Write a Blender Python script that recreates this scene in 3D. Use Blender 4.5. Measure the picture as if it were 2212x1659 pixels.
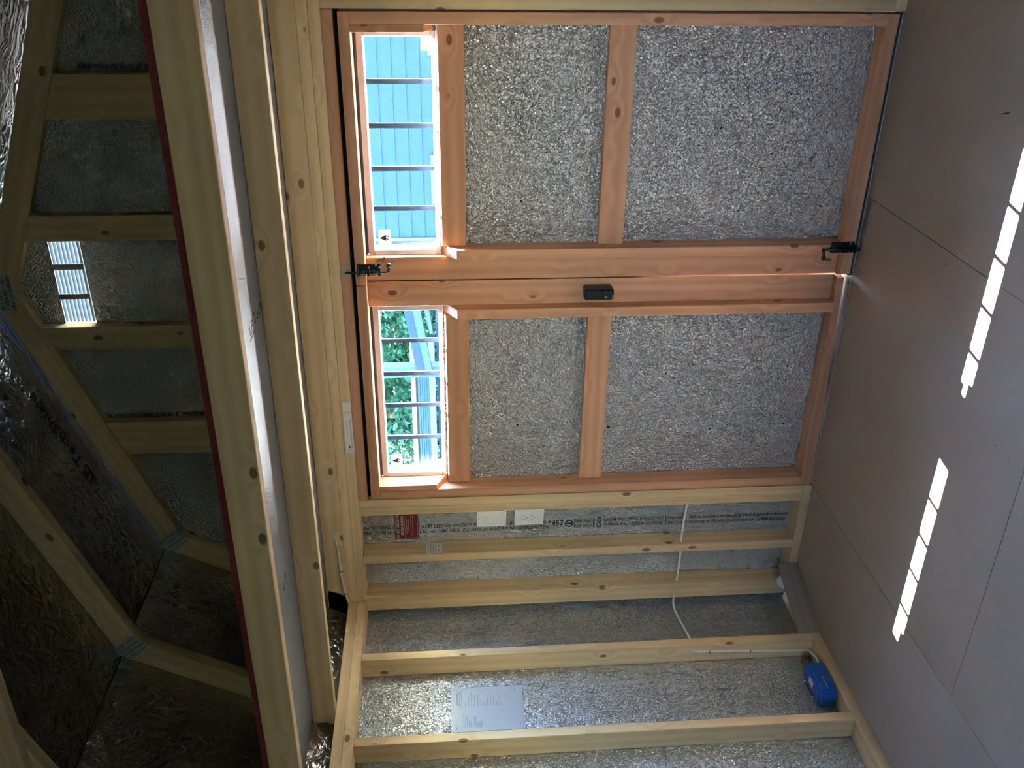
import bpy, bmesh, math, random
from mathutils import Vector, Matrix
random.seed(7)
sc = bpy.context.scene
for o in list(bpy.data.objects):
    bpy.data.objects.remove(o)
COL = sc.collection

# ---------------------------------------------------------------- camera, world, sun, exposure
CAM = Vector((2.65689, -3.07883, 1.51996))
R_ = Vector((0.88472772, 0.46541598, -0.02539333))
U_ = Vector((-0.01230055, 0.07777371, 0.99689515))
F_ = Vector((-0.46594587, 0.88166842, -0.07453343))
cd = bpy.data.cameras.new('camera')
cam = bpy.data.objects.new('camera', cd)
COL.objects.link(cam)
# the photograph was taken with the phone turned on its side: picture left is up
m3 = Matrix((-U_, R_, -F_)).transposed()
cam.matrix_world = Matrix.Translation(CAM) @ m3.to_4x4()
cd.sensor_fit = 'HORIZONTAL'
cd.sensor_width = 36.0
cd.lens = 36.0 * 1986.47 / 2212.0
cd.clip_start = 0.02
cd.clip_end = 300
sc.camera = cam

SUN_DIR = Vector((-0.087, -0.483, -0.871)).normalized()
w = bpy.data.worlds.new('sky')
sc.world = w
w.use_nodes = True
wn = w.node_tree
bg = wn.nodes['Background']
sky = wn.nodes.new('ShaderNodeTexSky')
sky.sky_type = 'NISHITA'
sky.sun_disc = False
sky.sun_elevation = math.radians(60.6)
sky.sun_rotation = math.atan2(0.087, 0.483)
sky.air_density = 1.0
sky.dust_density = 0.15
sky.ozone_density = 1.2
wn.links.new(sky.outputs[0], bg.inputs[0])
bg.inputs[1].default_value = 1.15

ld = bpy.data.lights.new('sun', 'SUN')
ld.energy = 42.0
ld.angle = math.radians(0.28)
ld.color = (1.0, 0.94, 0.85)
sun = bpy.data.objects.new('sun', ld)
COL.objects.link(sun)
sun.rotation_euler = SUN_DIR.to_track_quat('-Z', 'Y').to_euler()
sun.location = (2, 6, 9)

sc.view_settings.view_transform = 'Standard'
sc.view_settings.look = 'None'
sc.view_settings.gamma = 1.0
sc.view_settings.use_curve_mapping = False
sc.view_settings.exposure = 4.08
sc.cycles.max_bounces = 7
sc.cycles.diffuse_bounces = 5
sc.cycles.glossy_bounces = 4
sc.cycles.transmission_bounces = 6
sc.cycles.transparent_max_bounces = 16
sc.cycles.sample_clamp_indirect = 12.0
sc.cycles.use_denoising = True
sc.cycles.use_adaptive_sampling = True
sc.cycles.adaptive_threshold = 0.07
sc.cycles.adaptive_min_samples = 16
sc.cycles.caustics_refractive = False


def portal(cx, cy, cz, sx, sz, rx=-90):
    a = bpy.data.lights.new('window_portal', 'AREA')
    a.shape = 'RECTANGLE'
    a.size = sx
    a.size_y = sz
    a.cycles.is_portal = True
    ob = bpy.data.objects.new('window_portal', a)
    COL.objects.link(ob)
    ob.location = (cx, cy, cz)
    ob.rotation_euler = (math.radians(rx), 0, 0)


portal(1.90, 0.145, 1.64, 0.76, 0.26)
portal(0.95, 0.145, 1.64, 0.76, 0.26)
portal(1.75, -4.80, 1.43, 0.46, 0.46, 90)


# ---------------------------------------------------------------- materials
def new_mat(name):
    m = bpy.data.materials.new(name)
    m.use_nodes = True
    nt = m.node_tree
    return m, nt, nt.nodes, nt.links, nt.nodes['Principled BSDF']


def plain(name, col, rough=0.5, metal=0.0, noise=0.0, nscale=30.0, spec=None, bump=0.0, bscale=200.0):
    m, nt, N, L, b = new_mat(name)
    b.inputs['Base Color'].default_value = (*col, 1)
    b.inputs['Roughness'].default_value = rough
    b.inputs['Metallic'].default_value = metal
    if spec is not None:
        b.inputs['Specular IOR Level'].default_value = spec
    tc = N.new('ShaderNodeTexCoord')
    if noise > 0:
        n = N.new('ShaderNodeTexNoise')
        n.inputs['Scale'].default_value = nscale
        n.inputs['Detail'].default_value = 4
        L.new(tc.outputs['Object'], n.inputs['Vector'])
        r = N.new('ShaderNodeValToRGB')
        r.color_ramp.elements[0].position = 0.3
        r.color_ramp.elements[1].position = 0.7
        r.color_ramp.elements[0].color = (*[c * (1 - noise) for c in col], 1)
        r.color_ramp.elements[1].color = (*[min(1, c * (1 + noise)) for c in col], 1)
        L.new(n.outputs['Fac'], r.inputs[0])
        L.new(r.outputs[0], b.inputs['Base Color'])
    if bump > 0:
        n2 = N.new('ShaderNodeTexNoise')
        n2.inputs['Scale'].default_value = bscale
        n2.inputs['Detail'].default_value = 3
        L.new(tc.outputs['Object'], n2.inputs['Vector'])
        bp = N.new('ShaderNodeBump')
        bp.inputs['Strength'].default_value = bump
        bp.inputs['Distance'].default_value = 0.002
        L.new(n2.outputs['Fac'], bp.inputs['Height'])
        L.new(bp.outputs[0], b.inputs['Normal'])
    return m


def wood(name, light, dark, knot, rough=0.55):
    """pine: grain runs along the board's own x axis, every board shifted by its own random number"""
    m, nt, N, L, b = new_mat(name)
    tc = N.new('ShaderNodeTexCoord')
    oi = N.new('ShaderNodeObjectInfo')
    mul = N.new('ShaderNodeMath'); mul.operation = 'MULTIPLY'; mul.inputs[1].default_value = 61.0
    L.new(oi.outputs['Random'], mul.inputs[0])
    comb = N.new('ShaderNodeCombineXYZ')
    for i in range(3):
        L.new(mul.outputs[0], comb.inputs[i])
    add = N.new('ShaderNodeVectorMath'); add.operation = 'ADD'
    L.new(tc.outputs['Object'], add.inputs[0]); L.new(comb.outputs[0], add.inputs[1])

    def scaled(v):
        s = N.new('ShaderNodeVectorMath'); s.operation = 'MULTIPLY'
        s.inputs[1].default_value = v
        L.new(add.outputs[0], s.inputs[0])
        return s.outputs[0]
    # knots
    vo = N.new('ShaderNodeTexVoronoi')
    vo.inputs['Scale'].default_value = 1.0
    L.new(scaled((6.2, 11.0, 11.0)), vo.inputs['Vector'])
    sep = N.new('ShaderNodeSeparateColor')
    L.new(vo.outputs['Color'], sep.inputs[0])
    pick = N.new('ShaderNodeMath'); pick.operation = 'GREATER_THAN'; pick.inputs[1].default_value = 0.35
    L.new(sep.outputs[0], pick.inputs[0])
    # growth rings, pushed aside by the knots
    dist = N.new('ShaderNodeMapRange'); dist.inputs[1].default_value = 0.0; dist.inputs[2].default_value = 0.45
    dist.inputs[3].default_value = 1.0; dist.inputs[4].default_value = 0.0
    dist.interpolation_type = 'SMOOTHSTEP'
    L.new(vo.outputs['Distance'], dist.inputs[0])
    push = N.new('ShaderNodeMath'); push.operation = 'MULTIPLY'
    L.new(dist.outputs[0], push.inputs[0]); L.new(pick.outputs[0], push.inputs[1])
    pv = N.new('ShaderNodeVectorMath'); pv.operation = 'SCALE'
    pv.inputs[0].default_value = (0.0, 0.30, 0.30)
    L.new(push.outputs[0], pv.inputs['Scale'])
    rv = N.new('ShaderNodeVectorMath'); rv.operation = 'ADD'
    L.new(scaled((0.5, 11.0, 11.0)), rv.inputs[0]); L.new(pv.outputs[0], rv.inputs[1])
    wv = N.new('ShaderNodeTexWave')
    wv.wave_type = 'RINGS'; wv.rings_direction = 'X'
    wv.inputs['Scale'].default_value = 0.9
    wv.inputs['Distortion'].default_value = 5.0
    wv.inputs['Detail'].default_value = 2.0
    wv.inputs['Detail Scale'].default_value = 0.8
    L.new(rv.outputs[0], wv.inputs['Vector'])
    fine = N.new('ShaderNodeTexNoise')
    fine.inputs['Scale'].default_value = 1.0; fine.inputs['Detail'].default_value = 3
    L.new(scaled((5.0, 190.0, 190.0)), fine.inputs['Vector'])
    broad = N.new('ShaderNodeTexNoise')
    broad.inputs['Scale'].default_value = 1.0; broad.inputs['Detail'].default_value = 2
    L.new(scaled((1.3, 14.0, 14.0)), broad.inputs['Vector'])
    a1 = N.new('ShaderNodeMath'); a1.operation = 'MULTIPLY'; a1.inputs[1].default_value = 0.34
    L.new(wv.outputs['Fac'], a1.inputs[0])
    a2 = N.new('ShaderNodeMath'); a2.operation = 'MULTIPLY_ADD'; a2.inputs[1].default_value = 0.30
    L.new(fine.outputs['Fac'], a2.inputs[0]); L.new(a1.outputs[0], a2.inputs[2])
    a3 = N.new('ShaderNodeMath'); a3.operation = 'MULTIPLY_ADD'; a3.inputs[1].default_value = 0.55
    L.new(broad.outputs['Fac'], a3.inputs[0]); L.new(a2.outputs[0], a3.inputs[2])
    r = N.new('ShaderNodeValToRGB')
    r.color_ramp.elements[0].position = 0.30; r.color_ramp.elements[0].color = (*light, 1)
    r.color_ramp.elements[1].position = 0.95; r.color_ramp.elements[1].color = (*dark, 1)
    L.new(a3.outputs[0], r.inputs[0])
    # board to board tone
    tone = N.new('ShaderNodeMapRange')
    tone.inputs[3].default_value = 0.88; tone.inputs[4].default_value = 1.10
    L.new(oi.outputs['Random'], tone.inputs[0])
    tm = N.new('ShaderNodeVectorMath'); tm.operation = 'SCALE'
    L.new(r.outputs[0], tm.inputs[0]); L.new(tone.outputs[0], tm.inputs['Scale'])
    km = N.new('ShaderNodeMapRange'); km.interpolation_type = 'SMOOTHSTEP'
    km.inputs[1].default_value = 0.085; km.inputs[2].default_value = 0.13
    km.inputs[3].default_value = 1.0; km.inputs[4].default_value = 0.0
    L.new(vo.outputs['Distance'], km.inputs[0])
    kk = N.new('ShaderNodeMath'); kk.operation = 'MULTIPLY'
    L.new(km.outputs[0], kk.inputs[0]); L.new(pick.outputs[0], kk.inputs[1])
    kk2 = N.new('ShaderNodeMath'); kk2.operation = 'MULTIPLY'; kk2.inputs[1].default_value = 0.85
    L.new(kk.outputs[0], kk2.inputs[0])
    mx = N.new('ShaderNodeMix'); mx.data_type = 'RGBA'
    L.new(kk2.outputs[0], mx.inputs[0])
    L.new(tm.outputs[0], mx.inputs[6])
    mx.inputs[7].default_value = (*knot, 1)
    L.new(mx.outputs[2], b.inputs['Base Color'])
    b.inputs['Roughness'].default_value = rough
    b.inputs['Specular IOR Level'].default_value = 0.3
    bp = N.new('ShaderNodeBump'); bp.inputs['Strength'].default_value = 0.25; bp.inputs['Distance'].default_value = 0.001
    L.new(fine.outputs['Fac'], bp.inputs['Height']); L.new(bp.outputs[0], b.inputs['Normal'])
    return m


def foil(name, col, rough, bscale, bstr, big=0.0, metal=0.9, specks=True, bigscale=14.0):
    m, nt, N, L, b = new_mat(name)
    tc = N.new('ShaderNodeTexCoord')
    b.inputs['Metallic'].default_value = metal
    b.inputs['Roughness'].default_value = rough
    n1 = N.new('ShaderNodeTexNoise'); n1.inputs['Scale'].default_value = bscale
    n1.inputs['Detail'].default_value = 1.5; n1.inputs['Distortion'].default_value = 1.2
    L.new(tc.outputs['Object'], n1.inputs['Vector'])
    h = n1.outputs['Fac']
    bp = N.new('ShaderNodeBump'); bp.inputs['Strength'].default_value = bstr; bp.inputs['Distance'].default_value = 0.009
    L.new(h, bp.inputs['Height'])
    out = bp.outputs[0]
    if big > 0:
        n2 = N.new('ShaderNodeTexNoise'); n2.inputs['Scale'].default_value = bigscale
        n2.inputs['Detail'].default_value = 3; n2.inputs['Distortion'].default_value = 2.5
        L.new(tc.outputs['Object'], n2.inputs['Vector'])
        b2 = N.new('ShaderNodeBump'); b2.inputs['Strength'].default_value = big; b2.inputs['Distance'].default_value = 0.02
        L.new(n2.outputs['Fac'], b2.inputs['Height']); L.new(out, b2.inputs['Normal'])
        out = b2.outputs[0]
    L.new(out, b.inputs['Normal'])
    n3 = N.new('ShaderNodeTexNoise'); n3.inputs['Scale'].default_value = 5.0; n3.inputs['Detail'].default_value = 5
    L.new(tc.outputs['Object'], n3.inputs['Vector'])
    r = N.new('ShaderNodeValToRGB')
    r.color_ramp.elements[0].position = 0.3; r.color_ramp.elements[0].color = (*[c * 0.9 for c in col], 1)
    r.color_ramp.elements[1].position = 0.7; r.color_ramp.elements[1].color = (*col, 1)
    L.new(n3.outputs['Fac'], r.inputs[0])
    cur = r.outputs[0]
    if specks:
        n4 = N.new('ShaderNodeTexNoise'); n4.inputs['Scale'].default_value = 42.0; n4.inputs['Detail'].default_value = 2
        L.new(tc.outputs['Object'], n4.inputs['Vector'])
        mr = N.new('ShaderNodeMapRange'); mr.inputs[1].default_value = 0.735; mr.inputs[2].default_value = 0.78
        L.new(n4.outputs['Fac'], mr.inputs[0])
        mx = N.new('ShaderNodeMix'); mx.data_type = 'RGBA'
        L.new(mr.outputs[0], mx.inputs[0]); L.new(cur, mx.inputs[6]); mx.inputs[7].default_value = (0.05, 0.045, 0.04, 1)
        cur = mx.outputs[2]
    L.new(cur, b.inputs['Base Color'])
    return m


STUD = wood('pine_stud', (0.76, 0.575, 0.345), (0.61, 0.425, 0.215), (0.14, 0.065, 0.025))
DOORW = wood('pine_door', (0.66, 0.365, 0.22), (0.51, 0.25, 0.135), (0.15, 0.05, 0.02))
GREYW = wood('grey_wood', (0.36, 0.305, 0.24), (0.28, 0.235, 0.18), (0.12, 0.09, 0.07))
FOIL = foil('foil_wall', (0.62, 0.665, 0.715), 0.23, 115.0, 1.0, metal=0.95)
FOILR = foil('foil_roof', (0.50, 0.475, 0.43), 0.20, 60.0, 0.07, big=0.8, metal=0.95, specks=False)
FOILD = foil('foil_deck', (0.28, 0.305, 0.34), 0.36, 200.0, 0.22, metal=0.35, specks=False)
OSB = plain('osb', (0.42, 0.31, 0.19), 0.7, noise=0.3, nscale=60)
REDP = plain('red_edge_paint', (0.16, 0.012, 0.014), 0.6, noise=0.25, nscale=80)
INK = plain('black_ink', (0.012, 0.012, 0.015), 0.6)
INKB = plain('blue_black_ink', (0.012, 0.014, 0.03), 0.6)
WHITEP = plain('white_plastic', (0.78, 0.78, 0.76), 0.4)
VINYL = plain('white_vinyl', (0.38, 0.39, 0.45), 0.4)
GRILLE = plain('window_grille', (0.035, 0.05, 0.075), 0.5)
GASKET = plain('grey_gasket', (0.10, 0.11, 0.13), 0.6)
BLACKM = plain('black_metal', (0.010, 0.010, 0.012), 0.32, metal=0.0, spec=0.6)
BLACKR = plain('black_rubber', (0.010, 0.009, 0.009), 0.9, noise=0.5, nscale=300)
STEEL = plain('bright_steel', (0.62, 0.60, 0.56), 0.35, metal=1.0)
ALU = plain('aluminium', (0.55, 0.52, 0.49), 0.4, metal=0.6, noise=0.06, nscale=20)
TANPL = plain('tan_strike_plate', (0.42, 0.36, 0.27), 0.5, metal=0.5)
PAPER = plain('white_paper', (0.44, 0.46, 0.48), 0.75)
STICK = plain('white_sticker', (0.78, 0.77, 0.74), 0.5)
REDST = plain('dark_red_sticker', (0.16, 0.012, 0.018), 0.4)
CABLE = plain('white_cable', (0.74, 0.73, 0.70), 0.45)
REDSTAPLE = plain('red_staple', (0.33, 0.03, 0.03), 0.5)
BLUEBOX = plain('blue_plastic', (0.012, 0.10, 0.42), 0.45)
SLATE = plain('dark_slot', (0.02, 0.02, 0.02), 0.8)


def floor_mat():
    m, nt, N, L, b = new_mat('floor_board')
    tc = N.new('ShaderNodeTexCoord')
    n = N.new('ShaderNodeTexNoise'); n.inputs['Scale'].default_value = 2.2; n.inputs['Detail'].default_value = 6
    L.new(tc.outputs['Object'], n.inputs['Vector'])
    r = N.new('ShaderNodeValToRGB')
    r.color_ramp.elements[0].position = 0.3; r.color_ramp.elements[0].color = (0.295, 0.233, 0.184, 1)
    r.color_ramp.elements[1].position = 0.72; r.color_ramp.elements[1].color = (0.355, 0.294, 0.245, 1)
    L.new(n.outputs['Fac'], r.inputs[0])
    n2 = N.new('ShaderNodeTexNoise'); n2.inputs['Scale'].default_value = 420; n2.inputs['Detail'].default_value = 2
    L.new(tc.outputs['Object'], n2.inputs['Vector'])
    mr = N.new('ShaderNodeMapRange'); mr.inputs[3].default_value = 0.9; mr.inputs[4].default_value = 1.1
    L.new(n2.outputs['Fac'], mr.inputs[0])
    s = N.new('ShaderNodeVectorMath'); s.operation = 'SCALE'
    L.new(r.outputs[0], s.inputs[0]); L.new(mr.outputs[0], s.inputs['Scale'])
    v = N.new('ShaderNodeTexVoronoi'); v.inputs['Scale'].default_value = 9.0
    L.new(tc.outputs['Object'], v.inputs['Vector'])
    k = N.new('ShaderNodeMapRange'); k.inputs[1].default_value = 0.022; k.inputs[2].default_value = 0.034
    k.inputs[3].default_value = 1.0; k.inputs[4].default_value = 0.0
    L.new(v.outputs['Distance'], k.inputs[0])
    mx = N.new('ShaderNodeMix'); mx.data_type = 'RGBA'
    L.new(k.outputs[0], mx.inputs[0]); L.new(s.outputs[0], mx.inputs[6]); mx.inputs[7].default_value = (0.10, 0.08, 0.06, 1)
    L.new(mx.outputs[2], b.inputs['Base Color'])
    b.inputs['Roughness'].default_value = 0.38
    b.inputs['Specular IOR Level'].default_value = 0.5
    return m


FLOOR = floor_mat()


def glass_mat():
    m = bpy.data.materials.new('window_glass')
    m.use_nodes = True
    nt = m.node_tree
    nt.nodes.clear()
    out = nt.nodes.new('ShaderNodeOutputMaterial')
    t = nt.nodes.new('ShaderNodeBsdfTransparent'); t.inputs[0].default_value = (0.93, 0.955, 0.96, 1)
    g = nt.nodes.new('ShaderNodeBsdfGlossy'); g.inputs['Roughness'].default_value = 0.02
    lw = nt.nodes.new('ShaderNodeLayerWeight'); lw.inputs[0].default_value = 0.5
    pw = nt.nodes.new('ShaderNodeMath'); pw.operation = 'POWER'; pw.inputs[1].default_value = 5.0
    nt.links.new(lw.outputs['Facing'], pw.inputs[0])
    f = nt.nodes.new('ShaderNodeMath'); f.operation = 'MULTIPLY_ADD'; f.inputs[1].default_value = 0.6; f.inputs[2].default_value = 0.04
    nt.links.new(pw.outputs[0], f.inputs[0])
    mx = nt.nodes.new('ShaderNodeMixShader')
    nt.links.new(f.outputs[0], mx.inputs[0]); nt.links.new(t.outputs[0], mx.inputs[1]); nt.links.new(g.outputs[0], mx.inputs[2])
    nt.links.new(mx.outputs[0], out.inputs[0])
    return m


GLASS = glass_mat()


def louver_mat():
    m = bpy.data.materials.new('louver_plastic')
    m.use_nodes = True
    nt = m.node_tree
    nt.nodes.clear()
    out = nt.nodes.new('ShaderNodeOutputMaterial')
    d = nt.nodes.new('ShaderNodeBsdfDiffuse'); d.inputs[0].default_value = (0.15, 0.17, 0.19, 1)
    t = nt.nodes.new('ShaderNodeBsdfTranslucent'); t.inputs[0].default_value = (0.15, 0.17, 0.19, 1)
    mx = nt.nodes.new('ShaderNodeMixShader'); mx.inputs[0].default_value = 0.15
    nt.links.new(d.outputs[0], mx.inputs[1]); nt.links.new(t.outputs[0], mx.inputs[2]); nt.links.new(mx.outputs[0], out.inputs[0])
    return m


LOUVER = louver_mat()


def plate_mat():
    m, nt, N, L, b = new_mat('galvanised_nail_plate')
    tc = N.new('ShaderNodeTexCoord')
    br = N.new('ShaderNodeTexBrick')
    br.inputs['Color1'].default_value = (0.02, 0.02, 0.02, 1)
    br.inputs['Color2'].default_value = (0.04, 0.04, 0.04, 1)
    br.inputs['Mortar'].default_value = (0.62, 0.66, 0.66, 1)
    br.inputs['Scale'].default_value = 1.0
    br.inputs['Brick Width'].default_value = 0.0065
    br.inputs['Row Height'].default_value = 0.0185
    br.inputs['Mortar Size'].default_value = 0.0021
    br.offset = 0.5
    L.new(tc.outputs['Object'], br.inputs['Vector'])
    L.new(br.outputs['Color'], b.inputs['Base Color'])
    b.inputs['Metallic'].default_value = 0.6
    b.inputs['Roughness'].default_value = 0.45
    return m


NAILPL = plate_mat()


# ---------------------------------------------------------------- helpers
def tag(o, label=None, cat=None, group=None, kind=None):
    if label: o['label'] = label
    if cat: o['category'] = cat
    if group: o['group'] = group
    if kind: o['kind'] = kind
    return o


def empty(name, loc=(0, 0, 0)):
    o = bpy.data.objects.new(name, None)
    o.empty_display_size = 0.1
    COL.objects.link(o)
    o.location = loc
    return o


def link(name, me, mat, parent=None, mw=None):
    o = bpy.data.objects.new(name, me)
    COL.objects.link(o)
    if mat is not None and len(me.materials) == 0:
        me.materials.append(mat)
    if mw is not None:
        o.matrix_world = mw
    if parent is not None:
        pm = PM(parent)
        o.parent = parent
        o.matrix_basis = pm.inverted() @ (mw if mw is not None else Matrix.Identity(4))
    return o


def PM(o):
    m = o.matrix_basis.copy()
    p = o.parent
    while p is not None:
        m = p.matrix_basis @ m
        p = p.parent
    return m


def mesh_from(bm, name):
    bmesh.ops.recalc_face_normals(bm, faces=bm.faces)
    me = bpy.data.meshes.new(name)
    bm.to_mesh(me)
    bm.free()
    return me


def bm_box(bm, a, b):
    vs = [bm.verts.new((x, y, z)) for x in (a[0], b[0]) for y in (a[1], b[1]) for z in (a[2], b[2])]
    for f in ((0, 1, 3, 2), (4, 6, 7, 5), (0, 4, 5, 1), (2, 3, 7, 6), (0, 2, 6, 4), (1, 5, 7, 3)):
        bm.faces.new([vs[i] for i in f])
    return vs


def grain_frame(axis):
    """rotation whose local x is the grain direction"""
    ax = Vector(axis).normalized()
    ref = Vector((0, 0, 1)) if abs(ax.z) < 0.9 else Vector((0, 1, 0))
    y = ref.cross(ax).normalized()
    z = ax.cross(y)
    return Matrix((ax, y, z)).transposed()


def solid(name, verts, faces, mat, parent=None, axis=(1, 0, 0), bev=0.0):
    """closed mesh from world coordinates, stored about its own centre with local x along axis"""
    c = sum((Vector(v) for v in verts), Vector()) / len(verts)
    R = grain_frame(axis)
    Ri = R.transposed()
    bm = bmesh.new()
    vs = [bm.verts.new(Ri @ (Vector(v) - c)) for v in verts]
    for f in faces:
        bm.faces.new([vs[i] for i in f])
    bmesh.ops.recalc_face_normals(bm, faces=bm.faces)
    if bev > 0:
        bmesh.ops.bevel(bm, geom=list(bm.edges), offset=bev, segments=1, affect='EDGES', clamp_overlap=True)
    me = mesh_from(bm, name)
    return link(name, me, mat, parent, Matrix.Translation(c) @ R.to_4x4())


BOXF = ((0, 1, 3, 2), (4, 6, 7, 5), (0, 4, 5, 1), (2, 3, 7, 6), (0, 2, 6, 4), (1, 5, 7, 3))


def box(name, a, b, mat, parent=None, bev=0.0, axis=None):
    a, b = Vector([min(p, q) for p, q in zip(a, b)]), Vector([max(p, q) for p, q in zip(a, b)])
    d = b - a
    if axis is None:
        i = max(range(3), key=lambda k: d[k])
        axis = [(1, 0, 0), (0, 1, 0), (0, 0, 1)][i]
    vs = [(x, y, z) for x in (a.x, b.x) for y in (a.y, b.y) for z in (a.z, b.z)]
    return solid(name, vs, BOXF, mat, parent, axis, bev)


def board(name, a, b, parent=None, mat=None, bev=0.0016):
    return box(name, a, b, mat or STUD, parent, bev)


def prism(name, poly, plane, lo, hi, mat, parent=None, axis=(1, 0, 0), bev=0.0):
    """poly of 2d points in plane 'xz' (extruded along y), 'yz' (along x) or 'xy' (along z)"""
    n = len(poly)
    def p3(p, t):
        return {'xz': (p[0], t, p[1]), 'yz': (t, p[0], p[1]), 'xy': (p[0], p[1], t)}[plane]
    vs = [p3(p, lo) for p in poly] + [p3(p, hi) for p in poly]
    fs = [tuple(range(n)), tuple(range(2 * n - 1, n - 1, -1))]
    for i in range(n):
        j = (i + 1) % n
        fs.append((i, j, n + j, n + i))
    return solid(name, vs, fs, mat, parent, axis, bev)


def tube_mesh(pts, r, seg=8, name='tube'):
    bm = bmesh.new()
    pts = [Vector(p) for p in pts]
    rings = []
    prev = None
    for i, p in enumerate(pts):
        t = (pts[min(i + 1, len(pts) - 1)] - pts[max(i - 1, 0)]).normalized()
        if prev is None:
            ref = Vector((0, 0, 1)) if abs(t.z) < 0.9 else Vector((1, 0, 0))
            u = t.cross(ref).normalized()
        else:
            u = (prev - t * prev.dot(t)).normalized()
        prev = u
        v = t.cross(u)
        rr = r[i] if isinstance(r, (list, tuple)) else r
        rings.append([bm.verts.new(p + (u * math.cos(2 * math.pi * k / seg) + v * math.sin(2 * math.pi * k / seg)) * rr) for k in range(seg)])
    for a, b in zip(rings, rings[1:]):
        for k in range(seg):
            bm.faces.new((a[k], a[(k + 1) % seg], b[(k + 1) % seg], b[k]))
    bm.faces.new(rings[0][::-1]); bm.faces.new(rings[-1])
    for f in bm.faces:
        f.smooth = True
    return mesh_from(bm, name)


def tube(name, pts, r, mat, parent=None, seg=8):
    c = Vector(pts[0])
    me = tube_mesh([Vector(p) - c for p in pts], r, seg, name)
    return link(name, me, mat, parent, Matrix.Translation(c))


def smooth_path(pts, n=6):
    P = [Vector(p) for p in pts]
    out = []
    for i in range(len(P) - 1):
        p0, p1, p2, p3 = P[max(i - 1, 0)], P[i], P[i + 1], P[min(i + 2, len(P) - 1)]
        for k in range(n):
            t = k / n
            out.append(0.5 * ((2 * p1) + (p2 - p0) * t + (2 * p0 - 5 * p1 + 4 * p2 - p3) * t * t + (3 * p1 - p0 - 3 * p2 + p3) * t ** 3))
    out.append(P[-1])
    return out


def lettering(name, items, origin, xdir, ydir, mat, parent):
    """flat print joined into one mesh: items = (text, x0, x1, baseline, cap height[, stroke]) in the print's own plane"""
    xd, yd = Vector(xdir).normalized(), Vector(ydir).normalized()
    bm = bmesh.new()
    for it in items:
        txt, x0, x1, y0, cap = it[:5]
        cu = bpy.data.curves.new('tmp', 'FONT')
        cu.body = txt
        cu.size = 1.0
        cu.resolution_u = 2
        if len(it) > 5:
            cu.offset = it[5]
        ob = bpy.data.objects.new('tmp', cu)
        COL.objects.link(ob)
        dg = bpy.context.evaluated_depsgraph_get()
        me = bpy.data.meshes.new_from_object(ob.evaluated_get(dg))
        bpy.data.objects.remove(ob); bpy.data.curves.remove(cu)
        if len(me.vertices):
            xs = [v.co.x for v in me.vertices]
            mn, mx = min(xs), max(xs)
            sx = (x1 - x0) / max(1e-6, mx - mn)
            sy = cap / 0.70
            base = len(bm.verts)
            vs = [bm.verts.new((x0 + (v.co.x - mn) * sx, y0 + v.co.y * sy, 0)) for v in me.vertices]
            for p in me.polygons:
                try:
                    bm.faces.new([vs[i] for i in p.vertices])
                except ValueError:
                    pass
        bpy.data.meshes.remove(me)
    me = bpy.data.meshes.new(name)
    bm.to_mesh(me); bm.free()
    mw = Matrix.Translation(Vector(origin)) @ Matrix((xd, yd, xd.cross(yd))).transposed().to_4x4()
    return tag(link(name, me, mat, parent, mw), kind='stuff')


def strokes(name, rects, origin, xdir, ydir, mat, parent):
    """flat printed bars: rects = (x0, y0, x1, y1)"""
    xd, yd = Vector(xdir).normalized(), Vector(ydir).normalized()
    bm = bmesh.new()
    for r in rects:
        if len(r) == 4:
            q = [(r[0], r[1]), (r[2], r[1]), (r[2], r[3]), (r[0], r[3])]
        else:
            q = list(zip(r[0::2], r[1::2]))
        bm.faces.new([bm.verts.new((x, y, 0)) for x, y in q])
    me = bpy.data.meshes.new(name)
    bm.to_mesh(me); bm.free()
    mw = Matrix.Translation(Vector(origin)) @ Matrix((xd, yd, xd.cross(yd))).transposed().to_4x4()
    return tag(link(name, me, mat, parent, mw), kind='stuff')


def ring_quads(cx, cy, r0, r1, n=20):
    out = []
    for k in range(n):
        a, b = 2 * math.pi * k / n, 2 * math.pi * (k + 1) / n
        out.append((cx + r0 * math.cos(a), cy + r0 * math.sin(a), cx + r1 * math.cos(a), cy + r1 * math.sin(a),
                    cx + r1 * math.cos(b), cy + r1 * math.sin(b), cx + r0 * math.cos(b), cy + r0 * math.sin(b)))
    return out


# ---------------------------------------------------------------- measures (metres)
W = 2.87            # inner width between stud faces
YB = -4.75          # back wall
Z0, Z1, Z2 = 1.870, 1.908, 1.946   # lower plate, upper plate, top of plates
XM = W / 2
KO = Vector((0.318, 2.658))        # gambrel knee, outer
FO = Vector((-0.076, 1.946))       # rafter foot, outer
RO = Vector((XM, 2.658 + 0.3736 * (XM - 0.318)))   # ridge, outer

# ---------------------------------------------------------------- floor
floor = tag(empty('floor'), kind='structure')
g = 0.0011
fx = [-0.115, 0.52, 1.74, W + 0.115]
rows = [[0.115, YB - 0.1], [0.115, -1.154, YB - 0.1], [0.115, -2.37, YB - 0.1]]
for c in range(3):
    for y1, y0 in zip(rows[c], rows[c][1:]):
        box('floor_panel', (fx[c] + g, y0 + g, -0.018), (fx[c + 1] - g, y1 - g, 0.0), FLOOR, floor)
box('subfloor', (-0.12, YB - 0.1, -0.10), (W + 0.12, 0.12, -0.0185), SLATE, floor)

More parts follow.
